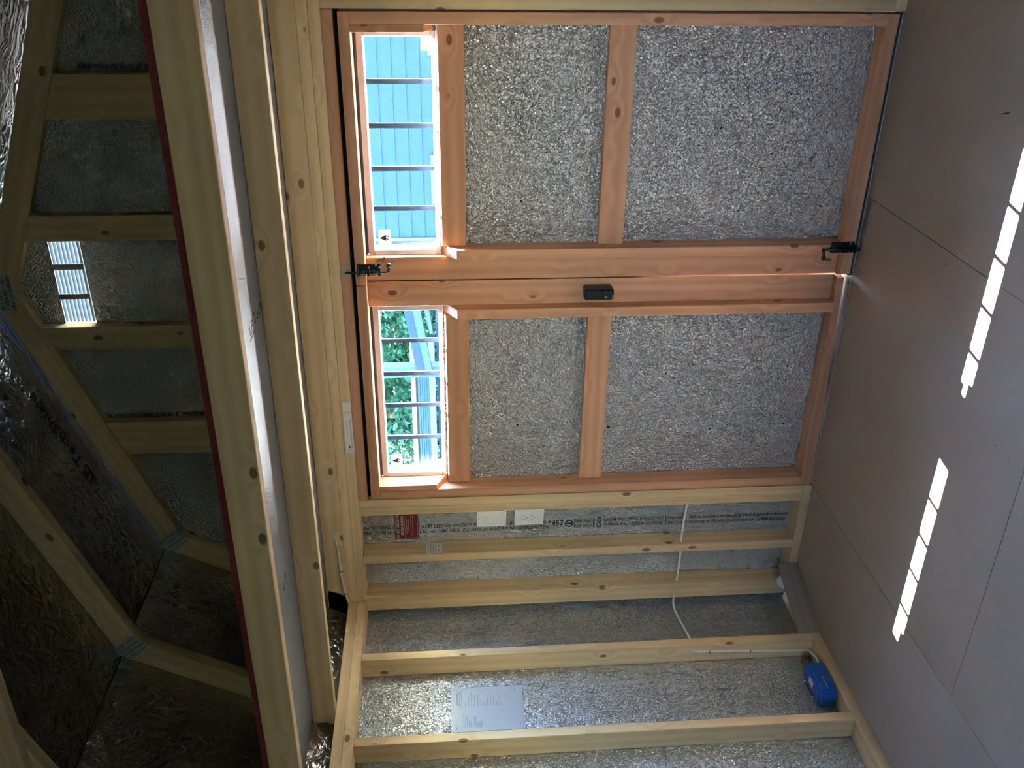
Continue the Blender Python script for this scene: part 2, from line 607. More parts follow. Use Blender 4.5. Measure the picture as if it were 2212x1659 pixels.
# ---------------------------------------------------------------- front wall with the door opening and the gable
wf = tag(empty('wall_front'), kind='structure')
XL, XR = 0.520, 2.350
box('sheathing_panel', (-0.105, 0.089, -0.1), (XL - 0.004, 0.101, Z2), FOIL, wf)
box('sheathing_panel', (XR + 0.004, 0.089, -0.1), (W + 0.105, 0.101, Z2), FOIL, wf)
box('sheathing_panel', (XL - 0.004, 0.0895, 1.834), (XR + 0.004, 0.101, Z2), FOIL, wf)
board('bottom_plate', (-0.054, 0, 0), (XL - 0.004, 0.0885, 0.038), wf)
board('bottom_plate', (XR + 0.004, 0, 0), (W, 0.0885, 0.038), wf)
board('top_plate', (0.0005, 0, Z1 + .0003), (W, 0.0885, Z2), wf)
board('top_plate', (0.0005, 0, Z0), (W, 0.0885, Z1 - .0003), wf)
for a, b in ((-0.054, 0.020), (0.198, 0.236), (0.442, 0.4797), (0.4803, 0.5175), (2.3525, 2.390), (2.3906, 2.428), (2.62, 2.658), (2.832, 2.87)):
    board('stud', (a, 0, 0.0382), (b, 0.0885, Z0 - 0.0002), wf)
board('head_jamb', (XL - 0.002, 0, 1.8335), (XR + 0.002, 0.0885, Z0 - 0.0004), wf, DOORW)
box('weather_seal', (XL, 0.030, 1.8195), (XR, 0.060, 1.8333), BLACKR, wf)
box('light_block_casing', (XL - 0.09, 0.1015, -0.1), (XL + 0.014, 0.118, 1.92), VINYL, wf)  # unseen trim added outside to keep daylight out of the door gaps
box('light_block_casing', (XR - 0.016, 0.1015, -0.1), (XR + 0.09, 0.118, 1.92), VINYL, wf)
box('light_block_casing', (XL + 0.0145, 0.1015, 1.806), (XR - 0.0165, 0.118, 1.92), VINYL, wf)
# gable above the plates
up_in = lambda x: KO.y + 0.3736 * (min(x, W - x) - KO.x) - 0.0955


def up_out(x):
    x = min(x, W - x)
    if x < KO.x:
        return FO.y + (x - FO.x) * (KO.y - FO.y) / (KO.x - FO.x)
    return KO.y + 0.3736 * (x - KO.x)


board('rim_joist', (-0.07, 0.0, Z2 + .0003), (W + 0.07, 0.038, 2.030), wf)
VX0, VX1, VZ0, VZ1 = 1.302, 1.618, 2.750, 2.856
gs = [('l', [(-0.07, Z2), (VX0, Z2), (VX0, up_out(VX0)), (KO.x, KO.y), (FO.x, FO.y + .01)]),
      ('r', [(VX1, Z2), (W + 0.07, Z2), (W - FO.x, FO.y + .01), (W - KO.x, KO.y), (VX1, up_out(VX1))]),
      ('b', [(VX0, Z2), (VX1, Z2), (VX1, VZ0), (VX0, VZ0)]),
      ('t', [(VX0, VZ1), (VX1, VZ1), (VX1, up_out(VX1)), (XM, RO.y), (VX0, up_out(VX0))])]
for _, poly in gs:
    prism('sheathing_panel', poly, 'xz', 0.0385, 0.050, FOIL, wf)
for a, b in ((2.021, 2.160), (1.617, 1.706), (1.212, 1.301), (0.768, 0.908)):
    prism('gable_stud', [(a, 2.044), (b, 2.044), (b, up_in(b) - .001), (a, up_in(a) - .001)], 'xz', 0.0, 0.038, STUD, wf, (0, 0, 1), 0.0012)
# louvred gable vent
vent = box('gable_vent', (VX0 + .001, 0.0525, VZ0 - 0.012), (VX1 - .001, 0.0545, VZ0 - 0.001), LOUVER, wf)
box('vent_flange', (VX0 + .001, 0.0525, VZ1 + .001), (VX1 - .001, 0.0545, VZ1 + 0.012), LOUVER, vent)
nl = 8
for k in range(nl):
    zc = VZ0 + (k + 0.5) * (VZ1 - VZ0) / nl
    h = (VZ1 - VZ0) / nl * 0.30
    prism('louver', [(0.038, zc + h), (0.040, zc + h), (0.062, zc - h), (0.060, zc - h)], 'yz', VX0 + .001, VX1 - .001, LOUVER, vent)
for xb in (1.405, 1.515):
    box('vent_bar', (xb - 0.010, 0.030, VZ0 + .001), (xb + 0.010, 0.0365, VZ1 - .001), VINYL, vent)

# ---------------------------------------------------------------- left, right and back walls
wl = tag(empty('wall_left'), kind='structure')
box('sheathing_panel', (-0.101, YB, -0.1), (-0.089, 0.0888, Z2), FOIL, wl)
board('bottom_plate', (-0.0885, YB, 0), (0, -0.001, 0.038), wl)
board('top_plate', (-0.0885, YB, Z1 + .0003), (0, 0.0885, Z2), wl)
board('top_plate', (-0.0885, YB, Z0), (0, 0.0885, Z1 - .0003), wl)
yb = -0.349
while yb > YB:
    board('stud', (-0.0885, yb, 0.0382), (0, yb + 0.038, Z0 - .0002), wl)
    yb -= 0.4156
wr = tag(empty('wall_right'), kind='structure')
box('sheathing_panel', (W + 0.089, YB, -0.1), (W + 0.101, 0.0888, Z2), FOIL, wr)
board('bottom_plate', (W, YB, 0), (W + 0.0885, -0.001, 0.038), wr)
board('top_plate', (W, YB, Z0), (W + 0.0885, 0.0885, Z2), wr)
yb = -0.349
while yb > YB:
    board('stud', (W, yb, 0.0382), (W + 0.0885, yb + 0.038, Z0 - .0002), wr)
    yb -= 0.4156
wb = tag(empty('wall_back'), kind='structure')
BX0, BX1, BZ0, BZ1 = 1.52, 1.98, 1.20, 1.66      # window in the back wall, behind the camera
for poly in ([(-0.105, -0.1), (BX0, -0.1), (BX0, Z2), (-0.105, Z2)], [(BX1, -0.1), (W + 0.105, -0.1), (W + 0.105, Z2), (BX1, Z2)],
             [(BX0, -0.1), (BX1, -0.1), (BX1, BZ0), (BX0, BZ0)], [(BX0, BZ1), (BX1, BZ1), (BX1, Z2), (BX0, Z2)],
             [(-0.105, Z2), (W + 0.105, Z2), (W - KO.x, KO.y), (RO.x, RO.y), (KO.x, KO.y)]):
    prism('sheathing_panel', poly, 'xz', YB - 0.012, YB, FOIL, wb)
wn1 = tag(empty('window_1', ((BX0 + BX1) / 2, YB, BZ0)), kind='structure')
for a, b in (((BX0, BZ0), (BX1, BZ0 + .03)), ((BX0, BZ1 - .03), (BX1, BZ1)), ((BX0, BZ0 + .0305), (BX0 + .03, BZ1 - .0305)), ((BX1 - .03, BZ0 + .0305), (BX1, BZ1 - .0305))):
    box('frame_bar', (a[0], YB - 0.03, a[1]), (b[0], YB + 0.03, b[1]), VINYL, wn1)
box('pane', (BX0 + .0305, YB - .004, BZ0 + .0305), (BX1 - .0305, YB, BZ1 - .0305), GLASS, wn1)
board('bottom_plate', (0.001, YB + .0005, 0), (W - .001, YB + 0.089, 0.038), wb)
board('top_plate', (0.001, YB + .0005, Z0), (W - .001, YB + 0.089, Z2), wb)
for k in range(7):
    xk = 0.02 + k * 0.4656
    if BX0 - 0.05 < xk < BX1:
        continue
    board('stud', (xk, YB + .0005, 0.0382), (xk + 0.038, YB + 0.089, Z0 - .0002), wb)

# ---------------------------------------------------------------- roof: gambrel rafters, foil-faced panels
roof = tag(empty('ceiling'), kind='structure')


def offset_line(p, q, d):
    t = (q - p).normalized()
    n = Vector((t.y, -t.x))
    return p + n * d, q + n * d


def isect(a, b, c, d):
    r, s = b - a, d - c
    k = (c - a).cross(s) / r.cross(s)
    return a + r * k


def mir(pts):
    return [(W - p[0], p[1]) for p in pts]


li = offset_line(FO, KO, 0.089)
ui = offset_line(KO, RO, 0.089)
KI = isect(li[0], li[1], ui[0], ui[1])
RI = isect(ui[0], ui[1], Vector((XM, 0)), Vector((XM, 9)))
FI = isect(li[0], li[1], Vector((-1, FO.y)), Vector((1, FO.y)))
lower = [tuple(FO), tuple(FI), tuple(KI), tuple(KO)]
upper = [tuple(KO), tuple(KI), tuple(RI), tuple(RO)]
ldir, udir = (KO - FO).normalized(), (RO - KO).normalized()


def nail_plate(name, c, ang, y, parent, w=0.085, h=0.074):
    bm = bmesh.new()
    bm_box(bm, (-w / 2, -h / 2, -0.0006), (w / 2, h / 2, 0.0006))
    me = mesh_from(bm, name)
    # plate lies in the xz plane, facing the room
    X = Vector((math.cos(ang), 0, math.sin(ang)))
    Z = Vector((0, -1, 0))
    Y = Z.cross(X)
    mw = Matrix.Translation((c[0], y - 0.0009, c[1])) @ Matrix((X, Y, Z)).transposed().to_4x4()
    return link(name, me, NAILPL, parent, mw)


ty = 0.0
trusses = [0.0, -0.60, -1.24, -1.85, -2.46, -3.07, -3.68, -4.29]
for i, y in enumerate(trusses):
    y1 = y + 0.038
    a = prism('rafter', lower, 'xz', y, y1, STUD, roof, (ldir.x, 0, ldir.y), 0.0012)
    b = prism('rafter', upper, 'xz', y, y1, STUD, roof, (udir.x, 0, udir.y), 0.0012)
    c = prism('rafter', mir(upper), 'xz', y, y1, STUD, roof, (-udir.x, 0, udir.y), 0.0012)
    d = prism('rafter', mir(lower), 'xz', y, y1, STUD, roof, (-ldir.x, 0, ldir.y), 0.0012)
    km = (KO + KI) / 2 + Vector((0.004, -0.004))
    nail_plate('nail_plate', km, math.radians(128), y, a, 0.095, 0.082)
    nail_plate('nail_plate', (W - km.x, km.y), math.radians(52), y, d, 0.095, 0.082)
    nail_plate('nail_plate', (XM, (RO.y + RI.y) / 2), 0.0, y, b, 0.13, 0.074)
    if y < -1.0:
        zc = 2.668
        board('collar_tie', (0.50, y - 0.0385, zc), (W - 0.50, y - 0.0003, zc + 0.089), roof)


def slab(poly_a, poly_b, mat_=None):
    n = Vector((-(poly_b - poly_a).y, (poly_b - poly_a).x)).normalized()
    if n.y < 0:
        n = -n
    e = 0.0006
    return [tuple(poly_a + n * e), tuple(poly_b + n * e), tuple(poly_b + n * 0.012), tuple(poly_a + n * 0.012)]


KO2 = KO + udir * 0.003
FOx = FO - ldir * 0.14
panels = [slab(FOx, KO - ldir * 0.002), slab(KO2, RO), mir(slab(KO2, RO)), mir(slab(FOx, KO - ldir * 0.002))]
paxis = [ldir, udir, Vector((-udir.x, udir.y)), Vector((-ldir.x, ldir.y))]
roofp = []
for p, ax in zip(panels, paxis):
    roofp.append(prism('roof_panel', p, 'xz', YB - 0.03, 0.055, FOILR, roof, (ax.x, 0, ax.y)))
# shingle layer keeps daylight out of the seams
def cover(a, b):
    n = Vector((-(b - a).y, (b - a).x)).normalized()
    if n.y < 0:
        n = -n
    return [tuple(a + n * 0.0125), tuple(b + n * 0.0125), tuple(b + n * 0.03), tuple(a + n * 0.03)]
for p, ax in zip([cover(FOx, KO + ldir * 0.02), cover(KO - udir * 0.02, RO + udir * 0.01), mir(cover(KO - udir * 0.02, RO + udir * 0.01)), mir(cover(FOx, KO + ldir * 0.02))], paxis):
    prism('shingle_layer', p, 'xz', YB - 0.12, 0.14, SLATE, roof, (ax.x, 0, ax.y))
# maker's print on the left upper roof panel, reading down the slope towards the eave
n_in = Vector((udir.y, 0, -udir.x))
def on_roof(x, y):
    return Vector((x, y, KO.y + 0.3736 * (x - KO.x))) + n_in * 0.0008
o_r = on_roof(0.735, -0.118)
xd_r = Vector((udir.x, 0, udir.y))
yd_r = Vector((0, -1, 0))
lettering('printed_lettering', [('TechShield', 0.085, 0.40, 0.0, 0.040, 0.012), ('LP', 0.010, 0.060, 0.002, 0.034, 0.018),
                                ('RADIANT BARRIER SHEATHING', 0.10, 0.36, -0.014, 0.009)]
          + [('INSTALL WITH FOIL SIDE DOWN FACING AN AIR SPACE SEE INSTRUCTIONS', 0.02, 0.40 - 0.02 * k, -0.030 - 0.011 * k, 0.006) for k in range(5)],
          o_r, xd_r, yd_r, INK, roofp[1])
strokes('printed_logo_frame', [(-0.002, -0.010, 0.068, -0.004), (-0.002, -0.008, 0.000, 0.046), (0.066, -0.008, 0.068, 0.046), (-0.002, 0.044, 0.068, 0.046)],
        o_r, xd_r, yd_r, INK, roofp[1])

# ---------------------------------------------------------------- loft
loft = tag(empty('loft_platform', (XM, -0.6, Z2)), 'pine joisted storage loft with foil underside and red-edged deck above the doors', 'loft')
board('joist', (-0.06, -1.270, Z2 + .0004), (W + 0.06, -1.232, 2.030), loft)
board('joist', (-0.042, -0.612, Z2 + .0004), (W + 0.042, -0.574, 2.030), loft)
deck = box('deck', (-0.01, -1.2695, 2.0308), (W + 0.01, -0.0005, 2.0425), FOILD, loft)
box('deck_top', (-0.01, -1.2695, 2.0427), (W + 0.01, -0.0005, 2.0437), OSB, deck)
tag(box('painted_edge', (-0.01, -1.2725, 2.0300), (W + 0.01, -1.2698, 2.0437), REDP, deck), 'dark red painted deck edge')
lettering('printed_lettering', [('LP', 0.0, 0.050, 0.0, 0.034, 0.018), ('TechShield', 0.070, 0.33, 0.0, 0.036, 0.012)], (1.615, -0.80, 2.0303), (0, 1, 0), (1, 0, 0), INK, deck)
strokes('printed_logo_frame', [(-0.008, -0.012, 0.058, -0.006)], (1.615, -0.80, 2.0303), (0, 1, 0), (1, 0, 0), INK, deck)
lettering('printed_lettering', [('LP', 0.0, 0.06, 0.0, 0.040, 0.012)], (0.74, -0.80, 2.0303), (0, 1, 0), (1, 0, 0), INK, deck)

# ---------------------------------------------------------------- doors
FY, BY, PY = 0.0, 0.080, 0.045     # frame face, foil face, flat board face


def window_unit(door, x0, x1, muntins):
    z0, z1 = 1.517, 1.776
    yo, yi = 0.128, 0.068
    fw = 0.026
    u = box('transom_window', (x0, yi, z1 - fw), (x1, yo, z1 - 0.004), VINYL, door, 0.002)
    box('frame_bar', (x0, yi, z0), (x1, yo, z0 + 0.015), VINYL, u, 0.002)
    box('frame_bar', (x0, yi, z0 + 0.0152), (x0 + 0.019, yo, z1 - fw - .0002), VINYL, u, 0.002)
    box('frame_bar', (x1 - 0.019, yi, z0 + 0.0152), (x1, yo, z1 - fw - .0002), VINYL, u, 0.002)
    box('gasket', (x0 + 0.001, yi + 0.012, z1 - 0.0038), (x1 - 0.001, 0.079, z1 + 0.0062), GASKET, u)
    box('pane', (x0 + 0.0192, 0.114, z0 + 0.0154), (x1 - 0.0192, 0.117, z1 - fw - .0004), GLASS, u)
    for xm in muntins:
        box('muntin', (xm - 0.0085, 0.1172, z0 + 0.0154), (xm + 0.0085, 0.1245, z1 - fw - .0004), GRILLE, u)
    return u


def door_panel(door, x0, x1, wx0, wx1):
    box('panel', (x0, BY, 0.0075), (x1, 0.098, 1.515), FOIL, door)
    # strips round the window
    box('panel', (x0, BY + .003, 1.5152), (wx0 - .0005, 0.098, 1.825), FOIL, door)
    box('panel', (wx1 + .0005, BY + .003, 1.5152), (x1, 0.098, 1.825), FOIL, door)
    box('panel', (wx0 - .0003, BY + .003, 1.7765), (wx1 + .0003, 0.098, 1.825), FOIL, door)


def cut_stile(door, a, b):
    """stile on edge whose top is cut on a slope below the window"""
    pts = [(FY, 0.0545), (BY - .0003, 0.0545), (BY - .0003, 1.514), (FY, 1.462)]
    return prism('stile', pts, 'yz', a, b, DOORW, door, (0, 0, 1), 0.0016)


d1 = tag(empty('door_1', (1.89, 0.04, 0)), kind='structure')
door_panel(d1, 1.4395, 2.345, 1.524, 2.281)
board('rail', (1.440, FY, 1.7825), (2.345, BY - .0003, 1.8190), d1, DOORW)
prism('rail', [(1.452, FY), (2.345, FY), (2.345, BY - .0003), (1.440, BY - .0003), (1.440, 0.03)], 'xy', 0.0165, 0.0540, DOORW, d1, (1, 0, 0), 0.0012)
board('stile', (2.3075, FY, 0.0545), (2.345, BY - .0003, 1.7822), d1, DOORW)
cut_stile(d1, 1.5275, 1.565)
board('flat_stile', (1.4395, PY, 0.0545), (1.5272, BY - .0003, 1.7822), d1, DOORW)
board('cross_rail', (1.5655, PY, 1.4255), (2.307, BY - .0003, 1.5145), d1, DOORW, 0.004)
board('cross_rail', (1.5655, PY, 0.8640), (2.307, BY - .0003, 0.9530), d1, DOORW)
prism('filler_block', [(FY, 1.555), (BY - .0003, 1.516), (BY - .0003, 1.7822), (FY, 1.7822)], 'yz', 2.2845, 2.3072, DOORW, d1, (0, 0, 1), 0.0012)
window_unit(d1, 1.5278, 2.2838, (2.117, 1.972, 1.825, 1.683))
box('dark_gap_strip', (1.44, 0.02, 0.0015), (2.345, 0.06, 0.0160), BLACKR, d1)  # black strip added to block and darken the gap under this door

d2 = tag(empty('door_2', (0.97, 0.04, 0)), kind='structure')
door_panel(d2, 0.522, 1.4345, 0.577, 1.330)
board('rail', (0.522, FY, 1.7825), (1.4345, BY - .0003, 1.8190), d2, DOORW)
# the meeting side hangs a little high, so the bottom rail is tapered
vs = [(0.522, FY, .007), (0.522, BY - .0003, .007), (0.522, FY, .054), (0.522, BY - .0003, .054),
      (1.4345, FY + .012, .029), (1.4345, BY - .0003, .029), (1.4345, FY + .012, .054), (1.4345, BY - .0003, .054)]
solid('rail', vs, ((0, 1, 3, 2), (4, 6, 7, 5), (0, 4, 5, 1), (2, 3, 7, 6), (0, 2, 6, 4), (1, 5, 7, 3)), DOORW, d2, (1, 0, 0), 0.0012)
board('stile', (0.522, FY, 0.0545), (0.5605, BY - .0003, 1.7822), d2, DOORW)
cut_stile(d2, 1.3000, 1.3378)
board('flat_stile', (1.3382, PY, 0.0545), (1.4345, BY - .0003, 1.7822), d2, DOORW)
board('cross_rail', (0.5610, PY, 1.4200), (1.2995, BY - .0003, 1.5090), d2, DOORW, 0.004)
board('cross_rail', (0.5610, PY, 0.8850), (1.2995, BY - .0003, 0.9740), d2, DOORW)
prism('filler_block', [(FY, 1.557), (BY - .0003, 1.514), (BY - .0003, 1.7822), (FY, 1.7822)], 'yz', 0.5610, 0.5825, DOORW, d2, (0, 0, 1), 0.0012)
window_unit(d2, 0.5832, 1.3300, (1.166, 1.025, 0.885, 0.738))
board('light_block_strip', (1.400, 0.0985, 0.80), (1.470, 0.112, 1.815), d2, VINYL)  # unseen strip added to darken the upper seam and leave the lower bright


# door furniture
def slide_bolt(door, x, ztop, zbot, knob_z, tip_z, side, label):
    """spring bolt: body plate, guides, rod with bent handle"""
    xb0, xb1 = x - 0.021, x + 0.021
    body = tag(box('slide_bolt', (xb0, -0.006, zbot), (xb1, -0.0005, ztop), BLACKM, door, 0.002), label)
    for zz in (zbot + 0.003, (zbot + ztop) / 2, ztop - 0.003):
        box('guide', (x - 0.014, -0.030, zz - 0.003), (x + 0.014, -0.0062, zz + 0.003), BLACKM, body)
    tube('spring', smooth_path([(x - 0.004 + 0.0075 * math.cos(t * 1.3), -0.020 + 0.0075 * math.sin(t * 1.3), zbot + 0.01 + t * (ztop - zbot - 0.02) / 44) for t in range(45)], 2), 0.0016, BLACKM, body, 5)
    hz = knob_z
    tube('rod', [(x - 0.004, -0.020, tip_z), (x - 0.004, -0.020, hz + 0.008), (x - 0.004 + side * 0.006, -0.021, hz), (x - 0.004 + side * 0.024, -0.024, hz)], 0.0045, BLACKM, body)
    kx = x - 0.004 + side * 0.028
    tube('knob', [(kx - 0.009, -0.024, hz), (kx - 0.005, -0.024, hz), (kx + 0.003, -0.024, hz), (kx + 0.008, -0.024, hz)], [0.004, 0.0075, 0.0085, 0.004], BLACKM, body, 12)
    for zz in (zbot + 0.016,):
        for xx in (xb0 + 0.005, xb1 - 0.005):
            tube('screw_head', [(xx, -0.0062, zz), (xx, -0.0085, zz)], 0.0035, STEEL, body, 10)
    return body


slide_bolt(d1, 1.500, 1.811, 1.729, 1.700, 1.853, 1, 'black spring slide bolt with ball handle')
slide_bolt(d1, 1.5575, 0.110, 0.022, 0.138, 0.006, -1, 'black spring slide bolt with drop handle')
tag(box('strike_plate', (1.473, -0.0022, 1.834), (1.5185, -0.0003, 1.868), TANPL, wf), 'tan strike plate')
lock = box('lock_box', (1.3700, -0.012, 0.893), (1.4120, 0.0445, 1.001), BLACKM, d2, 0.006)
tag(lock, 'black lock box on the meeting stile')
box('status_light', (1.4015, -0.0128, 0.925), (1.4050, -0.0122, 0.928), STEEL, lock)
box('keyhole_plate', (1.3800, -0.0128, 0.919), (1.3860, -0.0122, 0.926), STEEL, lock)
box('lock_edge', (1.3775, -0.0128, 0.8975), (1.3960, -0.0122, 0.8995), STEEL, lock)
tube('spring_clip', [(1.512, 0.044, 1.742), (1.520, 0.036, 1.735), (1.528, 0.034, 1.722), (1.532, 0.040, 1.715), (1.524, 0.036, 1.716), (1.514, 0.040, 1.728)], 0.0016, BLACKM, d1, 6)
# seal along the head of both doors is with the wall; sticker squares on the glass
for dd, xs in ((d1, 1.548), (d2, 0.603)):
    s = box('glass_sticker', (xs, 0.1128, 1.694), (xs + 0.056, 0.1135, 1.738), STICK, dd)
    strokes('sticker_arrow', [(0.006, 0.016, 0.030, 0.016, 0.018, 0.040), (0.010, 0.006, 0.014, 0.016, 0.018, 0.016, 0.014, 0.006), (0.020, 0.006, 0.024, 0.016, 0.028, 0.016, 0.024, 0.006)],
            (xs + 0.010, 0.1126, 1.695), (1, 0, 0), (0, 0, 1), INKB, s)

# ---------------------------------------------------------------- threshold
tr = tag(box('trim_1', (0.525, 0.010, 0.0003), (2.345, 0.26, 0.0040), ALU, None), kind='structure')
bm = bmesh.new()
k = 0
for i in range(92):
    for j in range(10):
        x = 0.535 + i * 0.0196
        y = 0.020 + j * 0.0235
        s = 1 if (i + j) % 2 else -1
        L2, w2 = 0.0085, 0.0016
        c, sn = 0.7071, 0.7071 * s
        q = []
        for lx, ly in ((-L2, 0), (0, -w2), (L2, 0), (0, w2)):
            q.append(bm.verts.new((x + lx * c - ly * sn, y + lx * sn + ly * c, 0.0041)))
        t = bm.verts.new((x, y, 0.0056))
        for e in range(4):
            bm.faces.new((q[e], q[(e + 1) % 4], t))
me = mesh_from(bm, 'tread')
tread = link('tread_pattern', me, ALU, tr)
tread['kind'] = 'stuff'
tube('screw_head', [(1.408, 0.022, 0.004), (1.408, 0.022, 0.0075)], 0.004, BLACKM, tr, 10)

# ---------------------------------------------------------------- print on the wall foil beside the doors (reads down the wall)
def zx(px):      # picture column on the foil -> distance down the wall from z = 1.90
    pts = ((788, 1.864), (1195, 1.068), (1702, 0.041))
    if px < 1195:
        a, b = pts[0], pts[1]
    else:
        a, b = pts[1], pts[2]
    return 1.90 - (a[1] + (px - a[0]) * (b[1] - a[1]) / (b[0] - a[0]))


l1, l2 = 0.306, 0.280
items = [('RATED SIDING-SHEATHING 7', zx(787), zx(903), l1, 0.0175), ('/16 CAT SIZED FOR SPACING FL-91', zx(904), zx(1029), l1, 0.0175),
         ('PSR-1301 PR-N124', zx(788), zx(856), l2, 0.0165), ('e 11,1 mm CCMC-11826L  CSA 0437.0 EXT BOND R-2 PRP-108', zx(905), zx(1126), l2, 0.0165),
         ('(18.)', zx(1094), zx(1110), l1, 0.0175), ('AXIS', zx(1160), zx(1180), l1, 0.0175), ('THIS DIRECTION', zx(1128), zx(1185), l2, 0.0165),
         ('457', zx(1192), zx(1217), 0.291, 0.030, 0.02),
         ('OPEN WALL', zx(1242), zx(1278), l1 - .002, 0.0165), ('USE ONLY', zx(1243), zx(1278), l2, 0.0155),
         ('CA SFM WUI LISTING 8140-2027-0002', zx(1303), zx(1432), l1, 0.0165), ('EXTERIOR WALL SIDING & SHEATHING', zx(1303), zx(1430), l2, 0.0165),
         ('Important:  Before purchase or installing, read Application Instruct', zx(1440), zx(1702), l1, 0.0165),
         ('and Limited Warranty at LPCorp.com/literature or call 888-820-0325', zx(1440), zx(1697), l2, 0.0165)]
items = [(t[0], t[1], t[2], t[3], t[4]) + ((t[5],) if len(t) > 5 else (0.011,)) for t in items]
lettering('printed_lettering', items, (0.0, 0.0886, 1.90), (0, 0, -1), (1, 0, 0), INKB, wf)
bars = ring_quads(zx(1229), 0.302, 0.013, 0.018) + ring_quads(zx(1293), 0.314, 0.007, 0.0105) + ring_quads(zx(1293), 0.290, 0.007, 0.0105)
bars += [(zx(1229) - 0.014, 0.2985, zx(1229) + 0.014, 0.3055), (zx(1240) - .001, 0.278, zx(1240) + .001, 0.324), (zx(1282) - .003, 0.278, zx(1282) + .002, 0.324),
         (zx(1436) - .002, 0.276, zx(1436) + .002, 0.324), (zx(1293) - .009, 0.276, zx(1293) + .009, 0.279), (zx(1293) - .009, 0.325, zx(1293) + .009, 0.328)]
bars += [(zx(1181), 0.312, zx(1188), 0.316), (zx(1186), 0.306, zx(1191), 0.314, zx(1186), 0.322)]
strokes('printed_emblem', bars, (0.0, 0.0886, 1.90), (0, 0, -1), (1, 0, 0), INKB, wf)
# upside-down print on the gable foil
lettering('printed_lettering', [('H WALL SIDING & SHEATHING | and Limited Warranty', 0.0, 0.42, 0.026, 0.015, 0.02), ('WUI LISTING 8140-2027-0002 | Important: Before', 0.0, 0.42, 0.0, 0.015, 0.02)],
          (0.925, 0.0381, 2.40), (0, 0, 1), (-1, 0, 0), INKB, wf)
lettering('printed_lettering', [('and Limited Warranty at LPCorp.com/literature', 0.0, 0.42, 0.0, 0.016, 0.02)],
          (2.183, 0.0381, 2.22), (0, 0, 1), (-1, 0, 0), INKB, wf)

# ---------------------------------------------------------------- electrical plates
sw = tag(empty('switch_plate', (0.410, -0.004, 1.28)), 'white rocker light switch plate above the outlet beside the door', 'switch')
box('cover_plate', (0.373, -0.0075, 1.277), (0.449, -0.0012, 1.397), WHITEP, sw, 0.0015)
box('rocker', (0.394, -0.0115, 1.303), (0.428, -0.0077, 1.371), WHITEP, sw, 0.0012)
box('backing_box', (0.380, -0.0010, 1.285), (0.4415, 0.060, 1.390), WHITEP, sw)
for zz in (1.287, 1.387):
    box('screw', (0.407, -0.0080, zz - .001), (0.415, -0.0076, zz + .001), STEEL, sw)
ou = tag(empty('power_outlet', (0.412, -0.004, 1.12)), 'white duplex power outlet plate below the light switch', 'outlet')
box('cover_plate', (0.374, -0.0075, 1.122), (0.450, -0.0012, 1.242), WHITEP, ou, 0.0015)
box('socket_face', (0.395, -0.0105, 1.147), (0.429, -0.0077, 1.217), WHITEP, ou, 0.0012)
for zz in (1.165, 1.199):
    box('slot', (0.404, -0.0109, zz), (0.4055, -0.0106, zz + 0.009), SLATE, ou)
    box('slot', (0.4185, -0.0109, zz), (0.420, -0.0106, zz + 0.009), SLATE, ou)
    box('slot', (0.4105, -0.0109, zz - 0.009), (0.4135, -0.0106, zz - 0.006), SLATE, ou)
box('backing_box', (0.380, -0.0010, 1.130), (0.4415, 0.060, 1.235), WHITEP, ou)

# ---------------------------------------------------------------- stickers and notice
rs = tag(box('warning_sticker', (0.253, 0.0878, 1.639), (0.3795, 0.0886, 1.738), REDST, None), 'dark red electrical warning sticker with pale lettering on the wall foil', 'sticker')
lettering('warning_text', [('DO NOT USE ELECTRICAL', 0.006, 0.150, 0.080, 0.0115, 0.012), ('BEFORE READING', 0.022, 0.120, 0.062, 0.0110, 0.012),
                           ('Before energizing this building have', 0.030, 0.108, 0.047, 0.0045), ('wiring inspected by a qualified', 0.036, 0.100, 0.039, 0.0045),
                           ('electrician and tested to local code.', 0.010, 0.120, 0.029, 0.0045), ('Keep this notice for your records', 0.022, 0.120, 0.021, 0.0045)],
          (0.253, 0.0876, 1.640), (1, 0, 0), (0, 0, 1), STICK, rs)
strokes('warning_border', [(0.004, 0.056, 0.118, 0.0568), (0.003, 0.003, 0.0038, 0.095), (0.003, 0.003, 0.124, 0.0038), (0.003, 0.0945, 0.124, 0.0953)],
        (0.253, 0.0876, 1.640), (1, 0, 0), (0, 0, 1), STICK, rs)
ws = tag(box('info_sticker', (0.2362, 0.001, 1.538), (0.2368, 0.077, 1.611), INK, None), 'small white sticker with black border on the side of a stud', 'sticker')
box('sticker_face', (0.2368, 0.003, 1.540), (0.2371, 0.075, 1.609), STICK, ws)
lettering('sticker_text', [('THIS OUTLET IS PROTECTED', 0.006, 0.064, 0.057, 0.005, 0.01), ('TEST THE BREAKER EACH', 0.004, 0.064, 0.047, 0.005, 0.01), ('MONTH AND RESET THE', 0.004, 0.064, 0.037, 0.005, 0.01), ('DEVICE', 0.012, 0.058, 0.028, 0.004, 0.01), ('70  4/', 0.012, 0.058, 0.012, 0.009)],
          (0.2373, 0.003, 1.540), (0, 1, 0), (0, 0, 1), INK, ws)
ls = tag(box('strip_label', (0.747, -0.0008, 1.8705), (0.972, -0.0002, 1.9020), STICK, None), 'long white strip label stuck along the lower top plate above the door', 'label')
lettering('label_text', [('CLIP CLICK NETWORK BAR CODED', 0.075, 0.205, 0.020, 0.006), ('Assembled here', 0.085, 0.150, 0.008, 0.004)], (0.972, -0.0010, 1.9015), (-1, 0, 0), (0, 0, -1), INK, ls)
